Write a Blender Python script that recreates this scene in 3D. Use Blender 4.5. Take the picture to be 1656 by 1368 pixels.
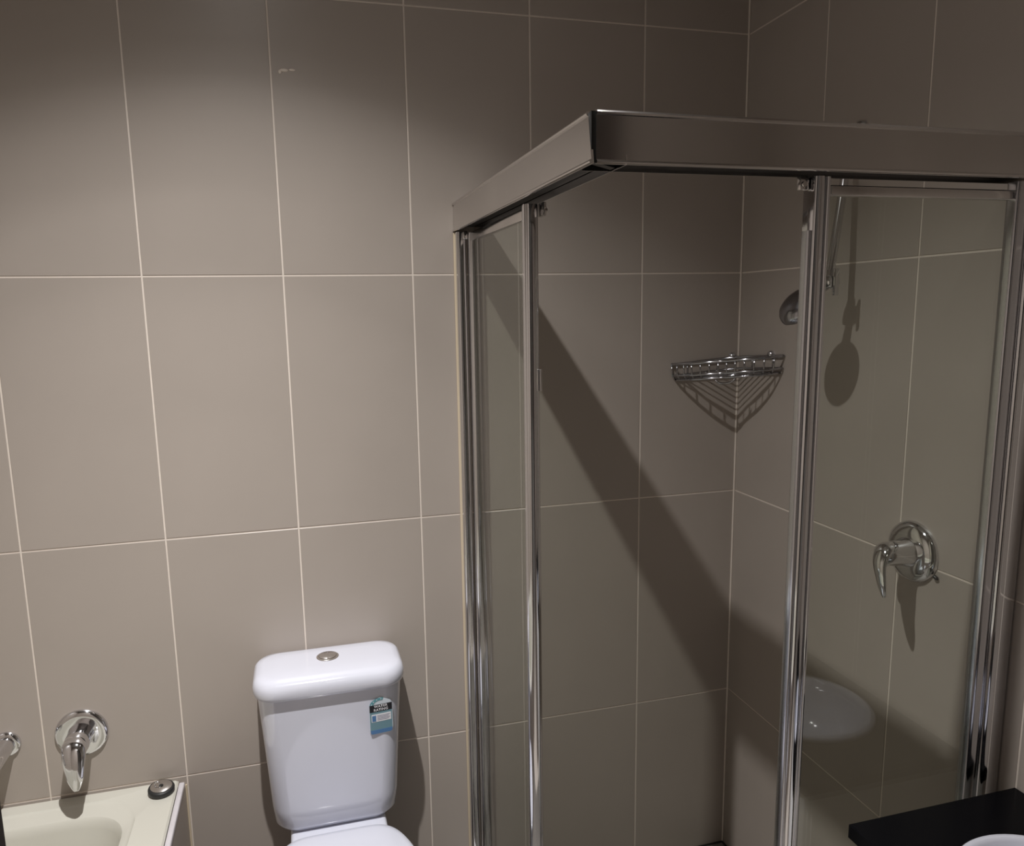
import bpy, bmesh, math, random
from mathutils import Vector, Matrix
random.seed(4)
for o in list(bpy.data.objects): bpy.data.objects.remove(o)
S = bpy.context.scene
COL = S.collection
H = 1.70                                   # floor is z = 0; heights below are given from the second tile joint (z = 1.70 m)
def W(x, y, z): return Vector((x, y, z + H))

# ------------------------------------------------------------------ camera
cam_d = bpy.data.cameras.new('camera'); cam = bpy.data.objects.new('camera', cam_d); COL.objects.link(cam)
Rr, Ru, Rf = (0.966, -0.259, -0.018), (0.059, 0.151, 0.987), (0.253, 0.954, -0.161)
def camera_axes():
    yaw, pitch, roll = 0.2592, -0.1614, -0.0181
    cy, sy, cp, sp, cr, sr = math.cos(yaw), math.sin(yaw), math.cos(pitch), math.sin(pitch), math.cos(roll), math.sin(roll)
    f = Vector((sy*cp, cy*cp, sp)); r = Vector((cy, -sy, 0)); u = r.cross(f)
    return r*cr + u*sr, -r*sr + u*cr, f
cr_, cu_, cf_ = camera_axes()
M = Matrix((cr_, cu_, -cf_)).transposed().to_4x4(); M.translation = W(-1.1829, -1.8499, -0.0874)
cam.matrix_world = M
cam_d.sensor_fit = 'HORIZONTAL'; cam_d.sensor_width = 36
cam_d.lens = 1229.78*36/1656
cam_d.shift_x = (828 - 802.35)/1656; cam_d.shift_y = (701.79 - 684)/1656
cam_d.clip_start = 0.02
S.camera = cam

# ------------------------------------------------------------------ world, lights, exposure
wd = bpy.data.worlds.new('world'); S.world = wd; wd.use_nodes = True
wd.node_tree.nodes['Background'].inputs[0].default_value = (0.75, 0.78, 0.85, 1)
wd.node_tree.nodes['Background'].inputs[1].default_value = 0.02
S.view_settings.view_transform = 'Standard'; S.view_settings.look = 'None'
S.view_settings.gamma = 1; S.view_settings.use_curve_mapping = False
S.view_settings.exposure = 0.0
def ca(a): return math.cos(math.radians(a))
def downlight(name, x, y, power, col, aim, beam, cut):
    """recessed downlight: beam = (degrees off the aimed axis, strength), cut = (degrees off the vertical, share let through by the recess)"""
    d = bpy.data.lights.new(name, 'SPOT'); d.energy = power; d.color = col
    d.spot_size = math.radians(170); d.spot_blend = 0.3; d.shadow_soft_size = 0.014
    d.use_nodes = True; nt = d.node_tree; n = nt.nodes
    em = [k for k in n if k.type == 'EMISSION'][0]
    tc = n.new('ShaderNodeTexCoord')
    def ramp(axis, pts):
        dp = n.new('ShaderNodeVectorMath'); dp.operation = 'DOT_PRODUCT'; dp.inputs[1].default_value = Vector(axis).normalized()
        ab = n.new('ShaderNodeMath'); ab.operation = 'ABSOLUTE'; cr = n.new('ShaderNodeValToRGB')
        nt.links.new(tc.outputs['Normal'], dp.inputs[0]); nt.links.new(dp.outputs['Value'], ab.inputs[0]); nt.links.new(ab.outputs[0], cr.inputs[0])
        e = cr.color_ramp.elements; pts = sorted((ca(g), v) for g, v in pts)
        e[0].position, e[0].color = pts[0][0], (pts[0][1],)*3 + (1,); e[1].position, e[1].color = pts[-1][0], (pts[-1][1],)*3 + (1,)
        for p, v in pts[1:-1]:
            k = e.new(p); k.color = (v, v, v, 1)
        return cr
    r1, r2 = ramp(aim, beam), ramp((0, 0, -1), cut)
    ml = n.new('ShaderNodeMath'); ml.operation = 'MULTIPLY'
    nt.links.new(r1.outputs[0], ml.inputs[0]); nt.links.new(r2.outputs[0], ml.inputs[1]); nt.links.new(ml.outputs[0], em.inputs['Strength'])
    o = bpy.data.objects.new(name, d); COL.objects.link(o); o.location = W(x, y, 0.985)
    return o
BEAM = [(80, .08), (70, .10), (60, .13), (54, .165), (48, .205), (42, .31), (34, .57), (26, .90), (12, 1.0)]
downlight('downlight_lamp', -1.28, -0.865, 215, (1.0, 0.985, 0.97), (-.07, 0, -1), BEAM, [(80, .07), (64, .08), (60.5, .11), (57.5, .20), (53, .60), (47, 1)])
downlight('downlight_lamp', -0.46, -1.30, 4, (1.0, 0.98, 0.965), (0, 0, -1), BEAM, [(80, .2), (66, .4), (55, .88), (51, 1)])
hl = bpy.data.lights.new('hall_fill_light', 'AREA'); hl.energy = 1; hl.size = 0.35; hl.color = (1, .96, .9)  # added fill light, no known fixture: weak light through the doorway onto the shower
ho = bpy.data.objects.new('hall_fill_light', hl); COL.objects.link(ho); ho.location = W(-1.0, -2.5, 0.97)

# ------------------------------------------------------------------ materials
def mat(name, color, rough=.5, metal=0., spec=.5, coat=0., noise=0., nscale=8., bump=0., bscale=60., stretch=None):
    m = bpy.data.materials.new(name); m.use_nodes = True; nt = m.node_tree; n = nt.nodes; b = n['Principled BSDF']
    b.inputs['Base Color'].default_value = (*color, 1); b.inputs['Roughness'].default_value = rough
    b.inputs['Metallic'].default_value = metal; b.inputs['Specular IOR Level'].default_value = spec
    b.inputs['Coat Weight'].default_value = coat; b.inputs['Coat Roughness'].default_value = .04
    tc = n.new('ShaderNodeTexCoord'); mp = n.new('ShaderNodeMapping'); nt.links.new(tc.outputs['Object'], mp.inputs[0])
    if stretch: mp.inputs['Scale'].default_value = stretch
    tx = n.new('ShaderNodeTexNoise'); tx.inputs['Scale'].default_value = nscale; tx.inputs['Detail'].default_value = 5
    nt.links.new(mp.outputs[0], tx.inputs['Vector'])
    hs = n.new('ShaderNodeMix'); hs.data_type = 'RGBA'
    hs.inputs[6].default_value = (*[c*(1-noise) for c in color], 1); hs.inputs[7].default_value = (*[min(1, c*(1+noise)) for c in color], 1)
    nt.links.new(tx.outputs['Fac'], hs.inputs[0]); nt.links.new(hs.outputs[2], b.inputs['Base Color'])
    if bump:
        t2 = n.new('ShaderNodeTexNoise'); t2.inputs['Scale'].default_value = bscale; t2.inputs['Detail'].default_value = 3
        nt.links.new(mp.outputs[0], t2.inputs['Vector'])
        bp = n.new('ShaderNodeBump'); bp.inputs['Strength'].default_value = bump; bp.inputs['Distance'].default_value = .001
        nt.links.new(t2.outputs['Fac'], bp.inputs['Height']); nt.links.new(bp.outputs[0], b.inputs['Normal'])
    return m
TILE = mat('taupe_tile', (.405, .355, .315), .36, spec=.45, noise=.05, nscale=5, bump=.12, bscale=25)
GROUT = mat('pale_grout', (.76, .68, .605), .8, noise=.08, nscale=30)
FLOORT = mat('floor_tile', (.23, .21, .19), .5, noise=.06)
PAINT = mat('white_paint', (.52, .50, .48), .8, noise=.02)
CHROME = mat('chrome', (.74, .74, .76), .07, 1, noise=.02)
CHROMEW = mat('worn_chrome', (.62, .62, .65), .16, 1, noise=.06, nscale=20, stretch=(1, 1, .1))
SATIN = mat('satin_chrome', (.72, .70, .685), .15, 1, noise=.04, nscale=12)
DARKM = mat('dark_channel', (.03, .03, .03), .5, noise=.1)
BLACKP = mat('black_plastic', (.012, .012, .012), .35, noise=.1)
RUBBER = mat('black_rubber', (.02, .02, .02), .45, noise=.15)
PORC = mat('white_porcelain', (.665, .675, .76), .12, spec=.6, coat=.6, noise=.01)
BATHM = mat('bath_enamel', (.60, .585, .52), .2, spec=.5, coat=.3, noise=.015)
BENCH = mat('black_stone', (.004, .004, .005), .2, spec=.08, noise=.3, nscale=150)
CABM = mat('white_laminate', (.75, .75, .75), .4, noise=.02)
TIMBER = mat('dark_timber', (.05, .032, .026), .5, noise=.3, nscale=20, stretch=(6, 6, .4))
SILIC = mat('yellowed_silicone', (.62, .52, .38), .5, noise=.1)
GREYS = mat('dark_sealant', (.03, .028, .026), .7, noise=.2)
STRIPM = mat('edge_strip', (.66, .63, .66), .35, noise=.15, nscale=30)
def flat(name, c, r=.35): return mat(name, c, r, noise=.02)
def glass_mat(name, tint, extra=0.0):
    m = bpy.data.materials.new(name); m.use_nodes = True; nt = m.node_tree; n = nt.nodes; n.clear()
    out = n.new('ShaderNodeOutputMaterial'); mx = n.new('ShaderNodeMixShader'); tr = n.new('ShaderNodeBsdfTransparent'); gl = n.new('ShaderNodeBsdfGlossy')
    tr.inputs[0].default_value = (*tint, 1); gl.inputs['Roughness'].default_value = .0
    ge = n.new('ShaderNodeNewGeometry'); mi = n.new('ShaderNodeMix'); mi.data_type = 'FLOAT'
    mi.inputs[2].default_value = 1.5; mi.inputs[3].default_value = 1/1.5
    fr = n.new('ShaderNodeFresnel'); ad = n.new('ShaderNodeMath'); ad.operation = 'ADD'
    # faint soap film: a little more reflection in blotches
    tx = n.new('ShaderNodeTexNoise'); tx.inputs['Scale'].default_value = 3; ml = n.new('ShaderNodeMath'); ml.operation = 'MULTIPLY'; ml.inputs[1].default_value = extra
    nt.links.new(tx.outputs['Fac'], ml.inputs[0]); nt.links.new(ml.outputs[0], ad.inputs[1])
    nt.links.new(ge.outputs['Backfacing'], mi.inputs[0]); nt.links.new(mi.outputs[0], fr.inputs['IOR'])
    nt.links.new(fr.outputs[0], ad.inputs[0]); nt.links.new(ad.outputs[0], mx.inputs[0])
    nt.links.new(tr.outputs[0], mx.inputs[1]); nt.links.new(gl.outputs[0], mx.inputs[2]); nt.links.new(mx.outputs[0], out.inputs[0])
    return m
GLASS = glass_mat('shower_glass', (.925, .945, .915), .02)

# ------------------------------------------------------------------ helpers
def link(name, me, m, parent=None, loc=(0, 0, 0), smooth=False):
    o = bpy.data.objects.new(name, me); COL.objects.link(o); o.location = loc
    if not me.materials: me.materials.append(m)
    if parent: o.parent = parent
    if smooth:
        me.shade_smooth()
    return o
def root(name, loc, label, cat, group=None):
    o = bpy.data.objects.new(name, None); COL.objects.link(o); o.location = W(*loc); o.empty_display_size = .05
    o['label'] = label; o['category'] = cat
    if group: o['group'] = group
    return o
def tag(o, label, cat, group=None):
    o['label'] = label; o['category'] = cat
    if group: o['group'] = group
    return o
def origin_of(p):
    v = Vector((0, 0, 0))
    while p is not None:
        v += p.location; p = p.parent
    return v
def from_bm(name, bm, m, parent=None, smooth=False, angle=None, center=True):
    """bm is in world coordinates (z from the floor); the object's origin goes to the middle of its bounds"""
    bmesh.ops.recalc_face_normals(bm, faces=bm.faces)
    c = Vector((0, 0, 0))
    if center:
        lo = Vector([min(v.co[i] for v in bm.verts) for i in range(3)]); hi = Vector([max(v.co[i] for v in bm.verts) for i in range(3)])
        c = (lo + hi)/2; c.z = lo.z
    for v in bm.verts: v.co -= c
    me = bpy.data.meshes.new(name); bm.to_mesh(me); bm.free()
    o = link(name, me, m, parent, c - origin_of(parent))
    if smooth:
        me.shade_smooth()
        if angle:
            mod_smooth(me, angle)
    return o
def mod_smooth(me, angle):
    bm = bmesh.new(); bm.from_mesh(me)
    for e in bm.edges:
        if len(e.link_faces) == 2 and e.calc_face_angle(0) > math.radians(angle): e.smooth = False
    bm.to_mesh(me); bm.free()
def add_box(bm, x0, x1, y0, y1, z0, z1, bev=0, seg=2):
    """coordinates in photo frame (z from the tile joint)"""
    r = bmesh.ops.create_cube(bm, size=1)
    vs = r['verts']
    for v in vs:
        v.co = Vector((x0 if v.co.x < 0 else x1, y0 if v.co.y < 0 else y1, (z0 if v.co.z < 0 else z1) + H))
    if bev:
        es = list({e for v in vs for e in v.link_edges})
        bmesh.ops.bevel(bm, geom=es, offset=bev, segments=seg, affect='EDGES', profile=.5)
def box(name, m, x0, x1, y0, y1, z0, z1, parent=None, bev=0, seg=2):
    bm = bmesh.new(); add_box(bm, x0, x1, y0, y1, z0, z1, bev, seg)
    return from_bm(name, bm, m, parent, smooth=bool(bev), angle=50)
def loft(bm, rings, cap0=True, cap1=True, closed=True):
    R = [[bm.verts.new(p) for p in r] for r in rings]
    n = len(R[0])
    for a, b in zip(R, R[1:]):
        for i in range(n if closed else n-1):
            j = (i+1) % n
            bm.faces.new((a[i], a[j], b[j], b[i]))
    if cap0: bm.faces.new(R[0])
    if cap1: bm.faces.new(R[-1])
    return R
def frame(d):
    d = Vector(d).normalized(); a = Vector((0, 0, 1)) if abs(d.z) < .9 else Vector((1, 0, 0))
    u = d.cross(a).normalized(); v = d.cross(u).normalized(); return u, v
def tube(bm, pts, r, n=10, caps=True, closed=False):
    pts = [Vector(p) for p in pts]; rings = []
    u = None; N = len(pts)
    rr = r if isinstance(r, (list, tuple)) else [r]*N
    for i, p in enumerate(pts):
        if closed: d = (pts[(i+1) % N] - pts[i-1]).normalized()
        else: d = (pts[min(i+1, N-1)] - pts[max(i-1, 0)]).normalized()
        if u is None: u, v = frame(d)
        else:
            u = (u - d*u.dot(d)).normalized(); v = d.cross(u)
        rings.append([p + (u*math.cos(2*math.pi*k/n) + v*math.sin(2*math.pi*k/n))*rr[i] for k in range(n)])
    if closed: rings.append(rings[0]); 
    if closed:
        R = [[bm.verts.new(p) for p in r_] for r_ in rings[:-1]]; R.append(R[0])
        for a, b in zip(R, R[1:]):
            for i in range(n): bm.faces.new((a[i], a[(i+1) % n], b[(i+1) % n], b[i]))
    else: loft(bm, rings, caps, caps)
def lathe(bm, base, axis, prof, n=40):
    """prof: (radius, distance along axis) pairs, closed to points at radius 0"""
    base = Vector(base); d = Vector(axis).normalized(); u, v = frame(d); R = []
    for r, h in prof:
        if r < 1e-6: R.append([bm.verts.new(base + d*h)])
        else: R.append([bm.verts.new(base + d*h + (u*math.cos(2*math.pi*k/n) + v*math.sin(2*math.pi*k/n))*r) for k in range(n)])
    for a, b in zip(R, R[1:]):
        for i in range(n):
            j = (i+1) % n
            if len(a) == 1 and len(b) == 1: continue
            if len(a) == 1: bm.faces.new((a[0], b[j], b[i]))
            elif len(b) == 1: bm.faces.new((a[i], a[j], b[0]))
            else: bm.faces.new((a[i], a[j], b[j], b[i]))
def spline(pts, k=8):
    P = [Vector(p) for p in pts]; out = []
    for i in range(len(P)-1):
        p0, p1, p2, p3 = P[max(i-1, 0)], P[i], P[i+1], P[min(i+2, len(P)-1)]
        for s in range(k):
            t = s/k
            out.append(.5*((2*p1) + (p2-p0)*t + (2*p0-5*p1+4*p2-p3)*t*t + (3*p1-p0-3*p2+p3)*t**3))
    out.append(P[-1]); return out
def rrect(x0, x1, y0, y1, r, z, n=8):
    out = []
    for cx, cy, a0 in ((x1-r, y1-r, 0), (x0+r, y1-r, 90), (x0+r, y0+r, 180), (x1-r, y0+r, 270)):
        for k in range(n+1):
            a = math.radians(a0 + 90*k/n); out.append(W(cx + r*math.cos(a), cy + r*math.sin(a), z))
    return out

# ------------------------------------------------------------------ tiled walls
JW = .0038                                    # joint width
CACHE = {}
def tile_mesh(w, h, cut=()):
    key = (round(w, 4), round(h, 4))
    if key in CACHE: return CACHE[key]
    b, d = .0007, .0006; a, c = w/2, h/2      # local: x along the wall, z up, front towards -y
    vs = [(-a+b, 0, -c+b), (a-b, 0, -c+b), (a-b, 0, c-b), (-a+b, 0, c-b), (-a, d, -c), (a, d, -c), (a, d, c), (-a, d, c),
          (-a, .003, -c), (a, .003, -c), (a, .003, c), (-a, .003, c)]
    fs = [(0, 1, 2, 3)] + [(i+4, (i+1) % 4+4, (i+1) % 4, i) for i in range(4)] + [(i+8, (i+1) % 4+8, (i+1) % 4+4, i+4) for i in range(4)]
    me = bpy.data.meshes.new('tile'); me.from_pydata(vs, [], fs); me.update(); me.materials.append(TILE); CACHE[key] = me; return me
def slab(name, x0, x1, y0, y1, z0, z1, m, kind='structure'):
    o = box(name, m, x0, x1, y0, y1, z0, z1); o['kind'] = kind; return o
def tiles(wall, joints, rows, face, rot, skip=None):
    """joints: positions along the wall, rows: heights; face: f(s) -> (x, y) of a point of the tile face"""
    for a, b in zip(joints, joints[1:]):
        for c, d in zip(rows, rows[1:]):
            lo, hi = min(a, b), max(a, b)
            if skip and skip(lo, hi, c, d): continue
            o = bpy.data.objects.new('tile', tile_mesh(hi-lo-JW, d-c-JW)); COL.objects.link(o); o.parent = wall
            x, y = face((lo+hi)/2)
            tz = random.uniform(-.0012, .0012)
            o.location = W(x, y, (c+d)/2) - wall.location
            o.rotation_euler = (random.uniform(-.0005, .0005), 0, rot + tz*.6)
ROWS = [-1.70, -1.20, -.60, 0, .60, .998]
C1, D1 = .2923, .305
XL = -2.262                                   # left wall
YF = -1.60                                    # wall with the doorway
wb = slab('wall_back', XL-.1, .1, .0013, .10, -1.70, 1.0, GROUT)
xj = [0] + [-C1-.3*i for i in range(7)] + [XL]
tiles(wb, xj, ROWS, lambda s: (s, 0), 0)
wr = slab('wall_right', .0013, .10, YF, .0013, -1.70, 1.0, GROUT)
yj = [0] + [-D1-.3*i for i in range(5)]
tiles(wr, yj + [YF+.002], ROWS, lambda s: (0, s), math.radians(-90))
wl = slab('wall_left', XL-.10, XL-.0013, YF, .0013, -1.70, 1.0, TILE)
wf = slab('wall_front', XL-.1, -1.323, YF-.12, YF, -1.70, 1.0, TILE)
wf2 = box('wall_section', TILE, -.43, .1, YF-.12, YF, -1.70, 1.0, parent=wf)
wf3 = box('lintel', TILE, -1.323, -.43, YF-.12, YF, .42, 1.0, parent=wf)
jb = slab('trim_1', -1.323, -1.284, YF-.13, YF+.012, -1.70, .42, TIMBER)
jb2 = slab('trim_2', -.47, -.43, YF-.13, YF+.012, -1.70, .42, TIMBER)
hw = slab('wall_hall', -2.4, .4, -3.10, -3.0, -1.70, 1.0, PAINT)
hw2 = slab('wall_hall_left', -2.5, -2.4, -3.1, YF-.12, -1.70, 1.0, PAINT)
hw3 = slab('wall_hall_right', .4, .5, -3.1, YF-.12, -1.70, 1.0, PAINT)
slab('ceiling', -2.5, .5, -3.1, .1, 1.0, 1.08, PAINT)
fl = slab('floor', -2.5, .5, -3.1, .1, -1.78, -1.7013, GROUT)
for i in range(8):
    for j in range(6):
        x0, y0 = -.3*i, -.3*j
        if y0-.3 < -1.61: continue
        me = CACHE.get('floor')
        if not me:
            me = tile_mesh(.3-JW, .3-JW).copy(); me.materials.clear(); me.materials.append(FLOORT); CACHE['floor'] = me
        if x0-.3 < XL-.15: continue
        o = bpy.data.objects.new('tile', me); COL.objects.link(o); o.parent = fl
        o.location = W(x0-.15, y0-.15, -1.70) - fl.location; o.rotation_euler = (math.radians(-90), 0, 0)
# sealant lines in the shower corner
bm = bmesh.new()
tube(bm, [W(-.002, -.001, -1.70), W(-.002, -.001, .995)], .0026, 6)
o = from_bm('trim_3', bm, GROUT); o['kind'] = 'structure'
bm = bmesh.new(); tube(bm, [W(-.002, -.80, -1.70), W(-.003, -.003, -1.70), W(-.74, -.003, -1.70)], .004, 6)
o = from_bm('trim_4', bm, GREYS); o['kind'] = 'structure'
# smear of old adhesive on the joint high on the wall
bm = bmesh.new()
for cx, cz, rx, rz in ((-1.163, .4455, .010, .004), (-1.146, .447, .008, .003), (-1.172, .442, .004, .005)):
    lathe_pts = [[W(cx + rx*s*math.cos(a), -h, cz + rz*s*math.sin(a)) for a in [2*math.pi*k/12 for k in range(12)]] for s, h in ((1, 0), (.8, .0012), (.3, .002))]
    loft(bm, lathe_pts)
tag(from_bm('adhesive_smear', bm, GROUT, smooth=True), 'small whitish smear of dried adhesive across a tile joint high above the toilet', 'smear')

# ------------------------------------------------------------------ tiled bath surround
hob = box('bath_surround', GROUT, -1.5095, -1.4985, YF+.01, -.002, -1.70, -1.222)
hob['kind'] = 'structure'; hob.name = 'trim_5'
hr = [-1.70, -1.222]
tiles(hob, [-.002, -.305, -.605, -.905, -1.205, -1.505], hr, lambda s: (-1.4972, s), math.radians(90))
box('edge_strip', STRIPM, -1.5095, -1.4965, YF+.01, -.014, -1.2225, -1.2065, parent=hob, bev=.003)
box('corner_strip', SILIC, -1.4975, -1.4935, -.005, -.001, -1.70, -1.222, parent=hob)

# ------------------------------------------------------------------ bath
bt = root('bathtub', (-1.885, -.79, -1.70), 'cream white bathtub at the lower left, its corner ledge carrying a plug', 'bathtub')
def bath_rings():
    X0, X1, Y0, Y1 = XL+.002, -1.511, YF+.012, -.002
    return [rrect(X0+.01, X1-.01, Y0+.01, Y1-.01, .02, -1.245, 8), rrect(X0, X1, Y0, Y1, .006, -1.24, 8), rrect(X0, X1, Y0, Y1, .006, -1.209, 8), rrect(X0+.003, X1-.004, Y0+.003, Y1-.004, .006, -1.205, 8),
            rrect(X0+.06, X1-.075, Y0+.06, Y1-.038, .10, -1.205, 8), rrect(X0+.063, X1-.078, Y0+.063, Y1-.041, .10, -1.2075, 8), rrect(X0+.067, X1-.083, Y0+.067, Y1-.047, .10, -1.2085, 8),
            rrect(X0+.08, X1-.096, Y0+.08, Y1-.080, .095, -1.214, 8), rrect(X0+.083, X1-.099, Y0+.083, Y1-.085, .092, -1.219, 8),
            rrect(X0+.088, X1-.103, Y0+.09, Y1-.090, .09, -1.235, 8), rrect(X0+.11, X1-.125, Y0+.14, Y1-.12, .10, -1.40, 8),
            rrect(X0+.13, X1-.15, Y0+.2, Y1-.15, .12, -1.54, 8), rrect(X0+.18, X1-.2, Y0+.26, Y1-.2, .12, -1.585, 8)]
bm = bmesh.new(); loft(bm, bath_rings(), cap0=False)
from_bm('tub', bm, BATHM, bt, smooth=True, angle=35)
bm = bmesh.new(); add_box(bm, XL+.01, -1.53, YF+.03, -.02, -1.70, -1.60)
from_bm('support_frame', bm, CABM, bt)

# plug
pl = root('bath_plug', (-1.544, -.049, -1.205), 'black rubber bath plug with a metal top lying on the white bath corner', 'plug')
tl = Matrix.Rotation(math.radians(6), 3, 'Y')
ax = Vector((.05, -.06, 1)).normalized(); pb = W(-1.544, -.046, -1.2035)
bm = bmesh.new(); lathe(bm, pb, ax, [(0, 0), (.024, 0), (.0278, .001), (.0295, .004), (.0297, .010), (.028, .0135), (.025, .0145), (0, .0145)])
from_bm('rubber_disc', bm, RUBBER, pl, smooth=True, angle=60)
bm = bmesh.new(); lathe(bm, pb + ax*.0145, ax, [(0, 0), (.0240, 0), (.0240, .001), (.0225, .0018), (.006, .0022), (0, .0022)])
from_bm('metal_cap', bm, SATIN, pl, smooth=True, angle=40)
bm = bmesh.new(); c = pb + ax*.0185 + Vector((-.006, .002, 0))
tube(bm, [c + Vector((.0055*math.cos(a) - .003, .001*math.sin(a), .0055*math.sin(a)+.002)) for a in [2*math.pi*k/14 for k in range(14)]], .0014, 6, closed=True)
from_bm('ring', bm, CHROME, pl, smooth=True)
bm = bmesh.new(); lathe(bm, pb + ax*.0165, ax, [(0, 0), (.005, 0), (.005, .001), (0, .001)], 16)
from_bm('center_hole', bm, BLACKP, pl)

# ------------------------------------------------------------------ taps
def lever(bm, pts, wid, thk, side):
    """flattened tapering lever: pts path, widths along 'side', thickness across"""
    side = Vector(side).normalized(); rings = []; n = 16
    P = spline(pts, 6); N = len(P)
    def samp(a, t):
        f = t*(len(a)-1); i = min(int(f), len(a)-2); return a[i] + (a[i+1]-a[i])*(f-i)
    for i, p in enumerate(P):
        d = (P[min(i+1, N-1)] - P[max(i-1, 0)]).normalized(); s = (side - d*side.dot(d)).normalized(); q = d.cross(s)
        t = i/(N-1)
        rings.append([p + s*math.cos(2*math.pi*k/n)*samp(wid, t) + q*math.sin(2*math.pi*k/n)*samp(thk, t) for k in range(n)])
    loft(bm, rings)
mx = root('bath_mixer', (-1.711, 0, -1.048), 'chrome lever mixer with a round wall plate above the bath rim', 'tap')
bm = bmesh.new(); lathe(bm, W(-1.711, 0, -1.048), (0, -1, 0), [(.0575, 0), (.0575, .003), (.055, .0075), (.050, .0100), (.040, .0108), (.026, .0112), (0, .0112)], 56)
from_bm('wall_plate', bm, CHROME, mx, smooth=True, angle=60)
bm = bmesh.new(); lathe(bm, W(-1.711, -.010, -1.048), Vector((.0, -1, -.03)), [(.029, 0), (.0285, .004), (.027, .02), (.0275, .036), (.0265, .050), (.021, .062), (.012, .068), (0, .070)], 36)
from_bm('body', bm, CHROME, mx, smooth=True)
bm = bmesh.new(); lever(bm, [W(-1.711, -.050, -1.036), W(-1.710, -.076, -1.045), W(-1.708, -.093, -1.068), W(-1.706, -.103, -1.100), W(-1.705, -.108, -1.130)],
      [.016, .0265, .0255, .021, .0165, .005], [.012, .017, .012, .009, .007, .003], (1, 0, 0))
from_bm('lever', bm, CHROME, mx, smooth=True)
sp = root('bath_spout', (-1.868, 0, -1.05), 'chrome bath spout at the left edge beside the bath mixer', 'spout')
bm = bmesh.new(); lathe(bm, W(-1.868, 0, -1.05), (0, -1, 0), [(.030, 0), (.030, .003), (.028, .007), (.022, .0095), (0, .0095)], 40)
from_bm('wall_plate', bm, CHROME, sp, smooth=True, angle=60)
bm = bmesh.new(); tube(bm, spline([W(-1.868, -.006, -1.05), W(-1.869, -.03, -1.05), W(-1.871, -.09, -1.052), W(-1.874, -.15, -1.06), W(-1.875, -.175, -1.075), W(-1.875, -.182, -1.092)]), .0205, 20)
from_bm('spout_pipe', bm, CHROME, sp, smooth=True, angle=50)

# ------------------------------------------------------------------ toilet
TX = -1.142
to = root('toilet', (TX, -.35, -1.70), 'white close-coupled toilet with cistern, between the bath and the shower', 'toilet')
def crect(hw_, y0, y1, r, z, bow=0., n=8, cx=TX):
    pts = rrect(cx-hw_, cx+hw_, y0, y1, r, z, n)
    for p in pts:
        if p.y < (y0+y1)/2: p.y -= bow*(1 - ((p.x-cx)/hw_)**2)
    return pts
bm = bmesh.new()
loft(bm, [crect(.118, -.145, -.022, .045, -1.289, .008), crect(.136, -.160, -.016, .045, -1.286, .010), crect(.1435, -.166, -.012, .045, -1.274, .012),
          crect(.1475, -.168, -.011, .042, -1.23, .013), crect(.158, -.170, -.011, .042, -1.05, .013), crect(.165, -.171, -.011, .042, -.945, .013)])
cb = from_bm('cistern_body', bm, PORC, to, smooth=True, angle=60)
bm = bmesh.new()
loft(bm, [crect(.166, -.174, -.006, .045, -.949, .013), crect(.1715, -.180, -.003, .05, -.947, .014), crect(.1735, -.183, -.002, .052, -.940, .014), crect(.1735, -.183, -.002, .052, -.926, .014),
          crect(.170, -.179, -.006, .050, -.914, .014), crect(.163, -.170, -.014, .048, -.9065, .013), crect(.150, -.155, -.025, .045, -.9035, .012), crect(.11, -.12, -.05, .03, -.902, .008)])
from_bm('cistern_lid', bm, PORC, to, smooth=True, angle=60)
bt_ = W(-1.143, -.080, -.9025)
bm = bmesh.new(); lathe(bm, bt_, (0, 0, 1), [(.0265, -.002), (.0265, .0012), (.0245, .0026), (.0215, .0026), (.0205, .0012), (0, .0012)], 40)
fb = from_bm('flush_bezel', bm, SATIN, to, smooth=True, angle=40)
bm = bmesh.new(); off = bt_ + Vector((0, 0, .0012))
for sgn in (1, -1):
    pts0 = [(.0195*math.cos(a), .0195*math.sin(a)) for a in [math.radians(-88 + 176*k/14) for k in range(15)]]
    def ringz(z, sc): return [off + Vector((sgn*(.0008 + x*sc), y*sc, z)) for x, y in pts0]
    bmh = bmesh.new(); loft(bmh, [ringz(0, 1), ringz(.0022, 1), ringz(.0030, .93)])
    hb = from_bm('flush_button', bmh, SATIN, fb, smooth=True, angle=40)
bm.free()
def seat_ring(z, g=0.):
    out = []; N = 64
    for k in range(N):
        a = 2*math.pi*k/N; c, s = math.cos(a), math.sin(a)
        # y from -0.195 (back) to -0.635 (front)
        if s > 0: ex = 6.5; hy = .205-g
        else: ex = 2.1; hy = .225-g
        x = (.178-g)*math.copysign(abs(c)**(2/ex), c); y = hy*math.copysign(abs(s)**(2/ex), s)
        if s > 0: x *= 1 - .29*(abs(y)/.205)**1.6
        out.append(W(TX + x, -.412 + y, z))
    return out
bm = bmesh.new(); loft(bm, [seat_ring(-1.296, .012), seat_ring(-1.294, .004), seat_ring(-1.283, 0), seat_ring(-1.275, .001), seat_ring(-1.271, .006), seat_ring(-1.2685, .018), seat_ring(-1.267, .05)])
from_bm('seat_lid', bm, PORC, to, smooth=True)
bm = bmesh.new(); add_box(bm, TX-.110, TX+.114, -.235, -.02, -1.36, -1.2905, .010, 3)
from_bm('cistern_shelf', bm, PORC, to, smooth=True, angle=60)
def pan_ring(z, w, y0, y1):
    out = []; N = 48; cy = (y0+y1)/2; hy = (y0-y1)/2
    for k in range(N):
        a = 2*math.pi*k/N; c, s = math.cos(a), math.sin(a); ex = 3.5 if s > 0 else 2.2; tp = 1 - (.5*min(1, w/.16)*min(1, s*2) if s > 0 else 0)
        out.append(W(TX + tp*w*math.copysign(abs(c)**(2/ex), c), cy + hy*math.copysign(abs(s)**(2/ex), s), z))
    return out
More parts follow.
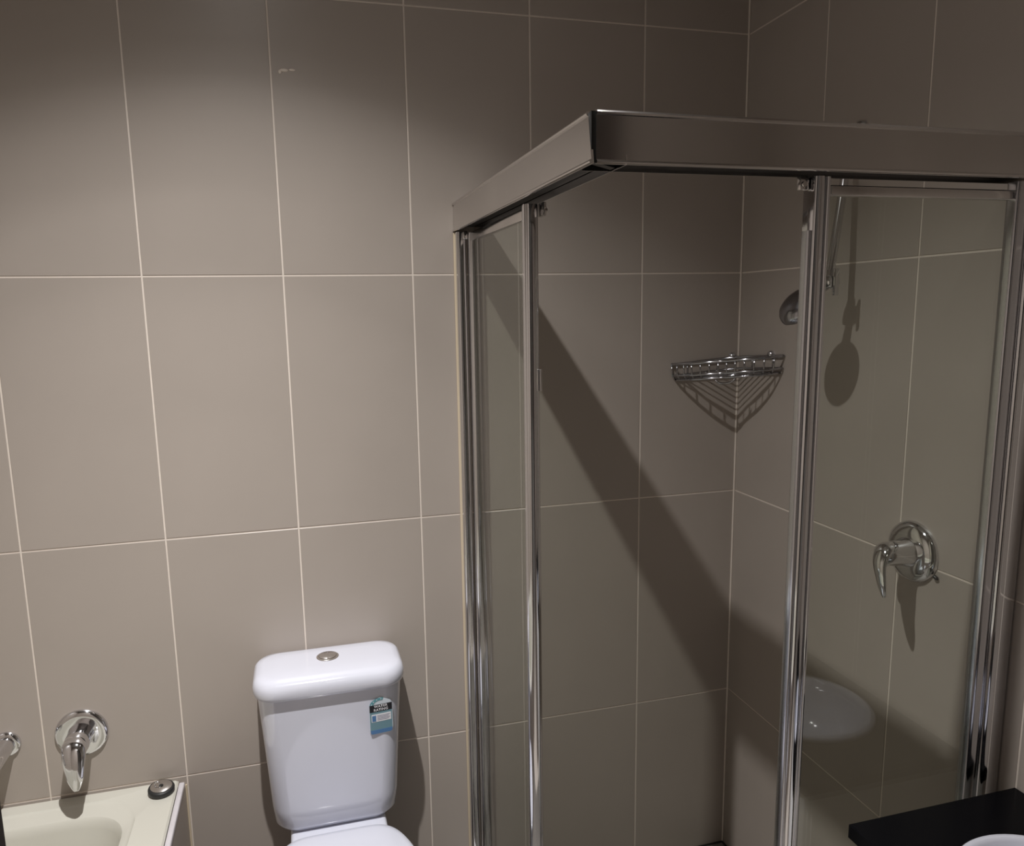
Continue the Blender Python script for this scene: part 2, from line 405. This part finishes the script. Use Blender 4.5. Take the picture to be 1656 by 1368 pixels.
bm = bmesh.new(); loft(bm, [pan_ring(-1.70, .115, -.03, -.52), pan_ring(-1.60, .108, -.03, -.50), pan_ring(-1.48, .118, -.03, -.53), pan_ring(-1.38, .155, -.03, -.585), pan_ring(-1.32, .168, -.05, -.615), pan_ring(-1.30, .168, -.06, -.618), pan_ring(-1.297, .160, -.07, -.61)])
from_bm('pan', bm, PORC, to, smooth=True)
# water rating sticker on the cistern front
def cist_y(x, z):
    hw_ = .158 + (z+1.05)*(.165-.158)/.105; return -(.1705 + .013*(1-((x-TX)/hw_)**2))
def patch(name, x0, x1, z0, z1, m, parent, lift, r=0., top_r=None):
    """a thin printed patch following the curved front"""
    nx, nz = 8, 8; bm = bmesh.new(); tr = r if top_r is None else top_r
    rows = []
    for j in range(nz+1):
        z = z0 + (z1-z0)*j/nz
        ins = 0
        if z < z0+r: ins = r - math.sqrt(max(0, r*r - (r-(z-z0))**2))
        if z > z1-tr: ins = tr - math.sqrt(max(0, tr*tr - (tr-(z1-z))**2))
        ins = min(ins, (x1-x0)/2-.0005)
        rows.append([(x0+ins + (x1-x0-2*ins)*i/nx, z) for i in range(nx+1)])
    V0 = [[bm.verts.new(W(x, cist_y(x, z)-lift, z)) for x, z in rr] for rr in rows]
    V1 = [[bm.verts.new(W(x, cist_y(x, z)-lift+.0003, z)) for x, z in rr] for rr in rows]
    for j in range(nz):
        for i in range(nx):
            bm.faces.new((V0[j][i], V0[j][i+1], V0[j+1][i+1], V0[j+1][i])); bm.faces.new((V1[j][i], V1[j+1][i], V1[j+1][i+1], V1[j][i+1]))
    for j in range(nz):
        for i in (0, nx): bm.faces.new((V0[j][i], V0[j+1][i], V1[j+1][i], V1[j][i]))
    for i in range(nx):
        for j in (0, nz): bm.faces.new((V0[j][i], V0[j][i+1], V1[j][i+1], V1[j][i]))
    return from_bm(name, bm, m, parent)
TEAL = flat('teal_print', (.10, .30, .34)); TEAL2 = flat('blue_green_print', (.15, .27, .32)); BLUE = flat('blue_print', (.08, .19, .38)); PALE = flat('pale_print', (.60, .66, .72))
INK = flat('black_print', (.01, .01, .015)); WHITE = flat('white_print', (.75, .75, .78)); GREYI = flat('grey_print', (.25, .25, .33))
st = patch('rating_sticker', -1.0585, -1.0035, -1.0655, -.9735, PALE, to, .0006, .006, .0265)
st['label'] = 'blue and white water rating sticker with a black band'
patch('lower_panel', -1.0570, -1.0050, -1.0640, -1.008, TEAL2, st, .0010, .005, .0001)
patch('bottom_band', -1.0565, -1.0055, -1.0640, -1.0545, BLUE, st, .0013, .004, .0001)
patch('title_band', -1.0575, -1.0045, -1.0090, -.9915, INK, st, .0013)
patch('value_box', -1.0535, -1.0075, -1.0340, -1.0150, WHITE, st, .0013)
patch('value_square', -1.0520, -1.0430, -1.0325, -1.0180, BLUE, st, .0016)
for k in range(4):
    patch('text_line', -1.040, -1.010 - .003*(k % 2), -1.0200-.0034*k, -1.0188-.0034*k, GREYI, st, .0016)
# arc of stars
bm = bmesh.new(); cxs, czs = -1.031, -.9925; A = [math.radians(180 - 105*k/16) for k in range(17)]
rI = [(cxs + .0150*math.cos(a)*1.15, czs + .0112*math.sin(a)) for a in A]; rO = [(cxs + .0225*math.cos(a)*1.15, czs + .0175*math.sin(a)) for a in A]
def strip(bm, A_, B_, lift):
    a = [bm.verts.new(W(x, cist_y(x, z)-lift, z)) for x, z in A_]; b = [bm.verts.new(W(x, cist_y(x, z)-lift, z)) for x, z in B_]
    for i in range(len(a)-1): bm.faces.new((a[i], a[i+1], b[i+1], b[i]))
strip(bm, rI, rO, .0012)
from_bm('star_arc', bm, TEAL, st)
for k in range(4):
    a = math.radians(168 - 27*k); sx, sz = cxs + .0188*math.cos(a)*1.15, czs + .0144*math.sin(a)
    bm = bmesh.new(); pts = []
    for q in range(10):
        rr = .0022 if q % 2 == 0 else .0010; aa = math.pi/2 + q*math.pi/5
        x, z = sx + rr*math.cos(aa), sz + rr*math.sin(aa); pts.append(bm.verts.new(W(x, cist_y(x, z)-.0015, z)))
    bm.faces.new(pts); from_bm('star', bm, PALE, st)
def lettering(txt, cx, cz, size, m, parent, lift, name='lettering'):
    cu = bpy.data.curves.new('t', 'FONT'); cu.body = txt; cu.size = size; cu.align_x = 'CENTER'; cu.align_y = 'CENTER'; cu.resolution_u = 2
    cu.offset = size*.02; cu.space_character = 1.08
    t = bpy.data.objects.new('t', cu); COL.objects.link(t); bpy.context.view_layer.update()
    me = bpy.data.meshes.new_from_object(t.evaluated_get(bpy.context.evaluated_depsgraph_get())); bpy.data.objects.remove(t)
    bm = bmesh.new(); bm.from_mesh(me)
    for v in bm.verts:
        x, z = cx + v.co.x, cz + v.co.y; v.co = W(x, cist_y(x, z)-lift, z)
    return from_bm(name, bm, m, parent)
lettering('WATER', -1.031, -.9958, .0088, WHITE, st, .0017)
lettering('RATING', -1.031, -1.0044, .0088, WHITE, st, .0017)

# ------------------------------------------------------------------ shower enclosure
en = root('shower_enclosure', (-.40, -.44, -1.70), 'chrome framed corner shower enclosure with clear glass sliding doors standing open', 'shower')
def fascia(name, p0, p1, outn, z0=.100, z1=.168, dep=.052):
    """hollow header: outer face with rolled lips, top and inner face; p0,p1 lie on the outer face line"""
    p0, p1, nn = Vector(p0), Vector(p1), Vector(outn)
    prof = [(0.0, z0+.0005), (.0018, z0+.0012), (.0025, z0+.003), (.0018, z0+.005), (-.0005, z0+.006), (-.0005, z1-.0065), (.0018, z1-.0055), (.0025, z1-.003), (.0015, z1-.0006), (0, z1),
            (-dep, z1), (-dep, z0), (-dep+.002, z0), (-dep+.002, z1-.003), (-.004, z1-.003), (-.004, z0+.0005)]
    bm = bmesh.new()
    loft(bm, [[Vector((p.x, p.y, 0)) + Vector((nn.x, nn.y, 0))*o + Vector((0, 0, z+H)) for o, z in prof] for p in (p0, p1)])
    return from_bm(name, bm, SATIN, en, smooth=True, angle=38)
XO, YO = -.790, -.877
hs = fascia('header_rail', (XO, -.0015, 0), (XO, -.872, 0), (-1, 0, 0))
for v in hs.data.vertices:
    if v.co.y < 0:
        zr = v.co.z; v.co.y += .006 - .013*(1 - zr/.068)
hf = fascia('header_rail', (-.782, YO, 0), (-.0015, YO, 0), (0, -1, 0))
# black corner piece in the mitre gap
bm = bmesh.new()
cp = [(-.7885, -.868), (-.7885, -.8755), (-.780, -.8755), (-.742, -.845), (-.742, -.830)]
loft(bm, [[W(x, y, z) for x, y in cp] for z in (.1015, .1665)])
from_bm('corner_block', bm, BLACKP, en)
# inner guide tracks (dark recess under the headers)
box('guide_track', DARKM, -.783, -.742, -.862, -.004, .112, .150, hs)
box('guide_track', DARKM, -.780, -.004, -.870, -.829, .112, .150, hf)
def profile_bar(name, m, pts, z0, z1, parent=en):
    bm = bmesh.new(); loft(bm, [[W(x, y, z0) for x, y in pts], [W(x, y, z1) for x, y in pts]])
    return from_bm(name, bm, m, parent, smooth=True, angle=30)
def beaded(x0, x1, y0, y1, r=.005, n=4):
    out = []
    for cx, cy, a0 in ((x1-r, y1-r, 0), (x0+r, y1-r, 90), (x0+r, y0+r, 180), (x1-r, y0+r, 270)):
        for k in range(n+1):
            a = math.radians(a0 + 90*k/n); out.append((cx + r*math.cos(a), cy + r*math.sin(a)))
    return out
ZB, ZT = -1.665, .098
# --- side run (along y)
profile_bar('wall_channel', CHROME, beaded(-.788, -.764, -.030, -.0008, .006), ZB, ZT)
profile_bar('wall_sealant', SILIC, [(-.7912, -.0002), (-.7912, -.0028), (-.787, -.0055), (-.787, -.0002)], ZB, ZT)
sd = box('sliding_door', GLASS, -.7595, -.7535, -.500, -.050, ZB+.012, .078, en)
profile_bar('stile', CHROME, beaded(-.765, -.747, -.062, -.034, .0085, 7), ZB+.005, .094, sd)
profile_bar('stile', CHROME, beaded(-.774, -.747, -.532, -.503, .0115, 7), ZB+.005, .096, sd)
box('top_rail', SATIN, -.763, -.750, -.500, -.060, .074, .094, sd, .002)
box('bottom_rail', CHROME, -.763, -.750, -.500, -.060, ZB+.002, ZB+.024, sd, .002)
bm = bmesh.new(); add_box(bm, -.746, -.738, -.545, -.520, .074, .098, .002); lathe(bm, W(-.742, -.546, .084), (0, -1, 0), [(.0045, 0), (.0045, .003), (.002, .0035), (0, .0035)], 14)
from_bm('roller_bracket', bm, SATIN, sd, smooth=True, angle=40)
box('roller_bracket', SATIN, -.776, -.765, -.045, -.030, .080, .098, sd, .002)
box('door_bumper', SATIN, -.7490, -.7455, -.5350, -.520, -.235, -.195, sd, .001)
# --- front run (along x)
profile_bar('wall_channel', CHROME, beaded(-.044, -.0008, -.874, -.846, .007), ZB, ZT)
profile_bar('inner_channel', CHROMEW, beaded(-.066, -.040, -.866, -.842, .006), ZB, ZT)
fd = box('sliding_door', GLASS, -.410, -.060, -.8565, -.8505, ZB+.012, .078, en)
def ribbed(x0, x1, yf, yb):
    # front (towards -y): a broad rounded rib, a groove, a thin bead
    out = [(x0, yb), (x0, yf+.006)]
    c, w = x0 + .009, .009
    out += [(c + w*math.cos(math.radians(a)), yf + .006 - .006*math.sin(math.radians(a))) for a in range(165, -1, -15)]
    out += [(x0+.0205, yf+.007)]
    c, w = (x0+.0205+x1)/2, (x1-x0-.0205)/2
    out += [(c + w*math.cos(math.radians(a)), yf + .007 - .004*math.sin(math.radians(a))) for a in range(150, -1, -30)]
    out += [(x1, yb)]
    return out
profile_bar('stile', CHROME, ribbed(-.436, -.408, -.867, -.838), ZB+.005, .096, fd)
box('top_rail', SATIN, -.406, -.064, -.860, -.847, .070, .085, fd, .002)
box('bottom_rail', CHROME, -.400, -.064, -.860, -.847, ZB+.002, ZB+.024, fd, .002)
bm = bmesh.new(); add_box(bm, -.452, -.438, -.852, -.842, .078, .099, .002); lathe(bm, W(-.447, -.853, .086), (0, -1, 0), [(.004, 0), (.004, .003), (0, .003)], 14)
from_bm('roller_bracket', bm, SATIN, fd, smooth=True, angle=40)
profile_bar('finger_pull', CHROMEW, beaded(-.4405, -.4355, -.860, -.842, .002), -1.45, .02, fd)
# sills
box('sill', CHROME, -.788, -.742, -.875, -.001, -1.6995, ZB-.001, en, .004)
box('sill', CHROME, -.742, -.001, -.875, -.832, -1.6995, ZB-.001, en, .004)

# ------------------------------------------------------------------ shower mixer
MY, MZ = -.645, -.580
sm = root('shower_mixer', (0, MY, MZ), 'chrome lever mixer on the shower wall seen through the glass', 'tap')
bm = bmesh.new(); lathe(bm, W(0, MY, MZ), (-1, 0, 0), [(.062, 0), (.0625, .003), (.060, .009), (.053, .0145), (.042, .018), (.030, .0195), (0, .0195)], 56)
from_bm('wall_plate', bm, CHROME, sm, smooth=True)
bm = bmesh.new(); lathe(bm, W(-.014, MY, MZ), (-1, -.02, .02), [(.032, 0), (.029, .008), (.0255, .02), (.0245, .04), (.024, .055), (.020, .066), (.012, .072), (0, .074)], 36)
from_bm('body', bm, CHROME, sm, smooth=True)
bm = bmesh.new(); lever(bm, [W(-.052, MY-.004, MZ+.016), W(-.078, MY-.008, MZ+.012), W(-.093, MY-.014, MZ-.012), W(-.094, MY-.022, MZ-.045), W(-.092, MY-.030, MZ-.076)],
      [.012, .019, .0185, .0145, .011, .0035], [.010, .013, .009, .0065, .0055, .003], (0, 1, 0))
from_bm('lever', bm, CHROME, sm, smooth=True)
bm = bmesh.new(); lathe(bm, W(-.004, MY-.058, MZ-.033), (0, -1, -.4), [(.004, 0), (.004, .006), (.0015, .010), (0, .010)], 10)
from_bm('drain_lug', bm, BLACKP, sm, smooth=True)

# ------------------------------------------------------------------ shower arm and rose
sr = root('overhead_shower', (0, -.425, .255), 'chrome shower arm and round shower rose high on the right wall', 'shower head')
bm = bmesh.new(); lathe(bm, W(0, -.425, .262), (-1, 0, 0), [(.030, 0), (.030, .003), (.026, .008), (.014, .012), (0, .012)], 36)
from_bm('wall_plate', bm, CHROME, sr, smooth=True, angle=50)
bm = bmesh.new(); tube(bm, spline([W(-.004, -.425, .262), W(-.018, -.426, .258), (W(-.030, -.429, .235)), W(-.040, -.434, .17), W(-.062, -.445, .06), W(-.078, -.452, -.025)]), .0088, 16)
from_bm('arm', bm, CHROME, sr, smooth=True)
bm = bmesh.new(); lathe(bm, W(-.082, -.436, -.042), (0, -1, 0), [(0, 0), (.013, 0), (.015, .002), (.015, .034), (.013, .036), (0, .036)], 24)
tube(bm, [W(-.078, -.452, -.018), W(-.082, -.455, -.048)], .012, 16)
from_bm('swivel_joint', bm, CHROME, sr, smooth=True, angle=40)
bm = bmesh.new(); add_box(bm, -.088, -.076, -.480, -.473, -.070, -.014, .002)
from_bm('wing_knob', bm, CHROME, sr, smooth=True, angle=40)
HD = Vector((.76, .0, -.65)).normalized(); hc = W(-.163, -.463, -.085)
bm = bmesh.new(); nd = (hc - W(-.083, -.455, -.045)).normalized(); tube(bm, [W(-.083, -.455, -.045), hc - nd*.045, hc - nd*.02], [.010, .012, .013], 16)
from_bm('neck', bm, CHROME, sr, smooth=True)
bm = bmesh.new(); lathe(bm, hc - HD*.018, HD, [(0, 0), (.014, .001), (.027, .005), (.038, .011), (.0445, .019), (.047, .027), (.047, .031), (.045, .033), (0, .033)], 44)
from_bm('rose', bm, mat('dark_chrome', (.36, .36, .38), .18, 1), sr, smooth=True, angle=50)
bm = bmesh.new(); lathe(bm, hc + HD*.0152, HD, [(0, 0), (.042, 0), (.042, .003), (.037, .006), (0, .007)], 44)
fp = from_bm('spray_face', bm, mat('grey_plastic', (.08, .08, .085), .3), sr, smooth=True, angle=40)
u, v = frame(HD)
for ring, cnt in ((.012, 6), (.022, 10), (.032, 14)):
    for k in range(cnt):
        a = 2*math.pi*k/cnt; c = hc + HD*.0218 + (u*math.cos(a)+v*math.sin(a))*ring
        if ring == .032 or ring == .022:
            bm = bmesh.new(); lathe(bm, c, HD, [(.0022, 0), (.0015, .0018), (0, .0018)], 8); from_bm('nozzle', bm, BLACKP, fp)

# ------------------------------------------------------------------ corner basket
bk = root('corner_basket', (-.07, -.07, -.27), 'chrome wire corner basket hanging in the shower corner', 'basket')
WIREM = mat('dull_chrome', (.45, .45, .47), .13, 1)
def BK(x, y, z): return W(x, y, z + .068*(x - y))
RB = .200; ZR, ZF = -.2255, -.268
def arc(r, n=26, a0=0, a1=90, bow=.86):
    out = []
    for k in range(n+1):
        a = math.radians(a0 + (a1-a0)*k/n)
        # flattened arc between the walls
        x, y = -r*math.cos(a), -r*math.sin(a); s = bow + (1-bow)*abs(math.cos(2*a))**1.2
        out.append((x*s, y*s))
    return out
off_ = .006
def loop(z, r, wr, name, m=WIREM):
    pts = [BK(x-off_, y-off_, z) for x, y in arc(r)] + [BK(-off_, -r*.6, z), BK(-off_-.003, -off_-.003, z), BK(-r*.6, -off_, z)]
    bm = bmesh.new(); tube(bm, pts, wr, 8, closed=True); return from_bm(name, bm, m, bk, smooth=True)
loop(ZR, RB, .0036, 'top_rim'); loop(ZF+.012, RB-.003, .0030, 'lower_rim'); loop(ZF, RB-.012, .0030, 'base_rim')
for k in range(13):
    a = arc(RB, 26)[k*2]; b = arc(RB-.003, 26)[k*2]; c = arc(RB-.012, 26)[k*2]
    bm = bmesh.new(); tube(bm, [BK(a[0]-off_, a[1]-off_, ZR), BK(b[0]-off_, b[1]-off_, ZF+.012), BK(c[0]-off_, c[1]-off_, ZF)], .0021, 6); from_bm('upright_wire', bm, WIREM, bk, smooth=True)
for k in range(8):
    s = .030 + .0245*k                       # base wires run parallel to the front, across the corner
    e = 1.0
    L = min(s*1.41, 9); x0, y0 = -s, 0
    bow = .0
    if s*1.0 > RB-.014: continue
    bm = bmesh.new(); tube(bm, [BK(-s-off_, -off_, ZF), BK(-s/2-off_-bow, -s/2-off_-bow, ZF), BK(-off_, -s-off_, ZF)], .0018, 6); from_bm('base_wire', bm, WIREM, bk, smooth=True)
for (x, y) in ((-.060, -.0), (-.0, -.060), (-.150, 0), (0, -.150)):
    bm = bmesh.new(); d = (0, -1, 0) if y == 0 else (-1, 0, 0)
    tube(bm, [BK(x-(off_ if y == 0 else .001), y-(off_ if x == 0 else .001), ZR), BK(x-(off_ if y == 0 else .001), y-(off_ if x == 0 else .001), ZF)], .0018, 6); from_bm('back_wire', bm, WIREM, bk, smooth=True)
for (x, y, d) in ((-.022, 0, (0, -1, 0)), (0, -.150, (-1, 0, 0)), ):
    bm = bmesh.new(); lathe(bm, BK(x, y, ZR+.004), d, [(.010, 0), (.010, .004), (.007, .010), (0, .012)], 20); from_bm('wall_fixing', bm, CHROMEW, bk, smooth=True)
bm = bmesh.new(); tube(bm, [BK(-.105+.017*math.cos(a), -.105-.017*math.cos(a), ZF-.006-.011*math.sin(a)) for a in [math.pi*k/10 for k in range(11)]], .0024, 8)
from_bm('hook', bm, WIREM, bk, smooth=True)

# ------------------------------------------------------------------ vanity
ZV = -.930; BX, BY, BRR = -.182, -1.132, .130
cab = root('vanity_cabinet', (-.165, -1.24, -1.70), 'white vanity cabinet under the black benchtop at lower right', 'cabinet')
for nm, q in (('side_panel', (-.322, -.003, -.941, -.925, -1.60, ZV-.027)), ('side_panel', (-.322, -.003, -1.585, -1.569, -1.60, ZV-.027)),
              ('back_panel', (-.010, -.003, -1.568, -.942, -1.584, ZV-.027)), ('bottom_panel', (-.322, -.003, -1.568, -.942, -1.60, -1.585)), ('front_rail', (-.322, -.306, -1.568, -.942, ZV-.06, ZV-.027))):
    box(nm, CABM, *q, cab)
box('plinth', BLACKP, -.29, -.003, -1.585, -.935, -1.70, -1.60, cab)
for a, b in ((-1.253, -.928), (-1.582, -1.257)):
    d = box('door', CABM, -.338, -.3225, a, b, -1.597, ZV-.030, cab, .0015)
    yk = a+.03 if a > -1.3 else b-.03
    bm = bmesh.new(); lathe(bm, W(-.338, yk, -1.10), (-1, 0, 0), [(.005, 0), (.005, .012), (.011, .016), (.011, .022), (0, .024)], 20); from_bm('knob', bm, CHROME, d, smooth=True, angle=40)
# benchtop with a round cut-out
bm = bmesh.new(); N = 64
def bench_ring(z, g=0):
    x0, x1, y0, y1 = -.345+g, -.0015-g, -1.597+g, -.905-g; out = []
    cxb, cyb = BX, BY
    for k in range(N):
        a = 2*math.pi*(k+.5)/N; c, s = math.cos(a), math.sin(a)
        t = min(((x1-cxb) if c > 0 else (x0-cxb))/c if abs(c) > 1e-9 else 9, ((y1-cyb) if s > 0 else (y0-cyb))/s if abs(s) > 1e-9 else 9)
        out.append(Vector((cxb + c*t, cyb + s*t, z)))
    for tx, ty in ((x0, y0), (x0, y1), (x1, y0), (x1, y1)):       # snap the nearest point to each corner
        q = min(out, key=lambda p: (p.x-tx)**2 + (p.y-ty)**2); q.x, q.y = tx, ty
    return [W(p.x, p.y, p.z) for p in out]
def circ(z, r): return [W(BX + r*math.cos(2*math.pi*(k+.5)/N), BY + r*math.sin(2*math.pi*(k+.5)/N), z) for k in range(N)]
zt, zb = ZV, ZV-.026
rings = [circ(zb, .118), circ(zt, .118), bench_ring(zt, .0015), bench_ring(zt-.0015, 0), bench_ring(zb+.0015, 0), bench_ring(zb, .0015), circ(zb, .118)]
loft(bm, rings, False, False); bmesh.ops.remove_doubles(bm, verts=bm.verts, dist=1e-5)
tag(from_bm('benchtop', bm, BENCH), 'glossy black stone benchtop in the lower right corner', 'benchtop')
bs = root('wash_basin', (BX, BY, ZV), 'round white wash basin set in the black benchtop, lower right corner', 'basin')
bm = bmesh.new()
lathe(bm, W(BX, BY, 0), (0, 0, 1), [(r, z) for r, z in ((.030, ZV-.115), (.070, ZV-.10), (.100, ZV-.06), (.110, ZV-.02), (.113, ZV+.0005), (.127, ZV+.0008), (.1305, ZV+.005), (.1300, ZV+.012), (.1265, ZV+.0155), (.121, ZV+.0145), (.1165, ZV+.010), (.109, ZV-.015), (.095, ZV-.055), (.066, ZV-.088), (.025, ZV-.098), (0, ZV-.099))], 64)
from_bm('bowl', bm, PORC, bs, smooth=True)
bm = bmesh.new(); lathe(bm, W(BX, BY, ZV-.0995), (0, 0, 1), [(.020, 0), (.020, .003), (.012, .0035), (.010, .001), (0, .001)], 24)
from_bm('waste_ring', bm, CHROME, bs, smooth=True, angle=40)
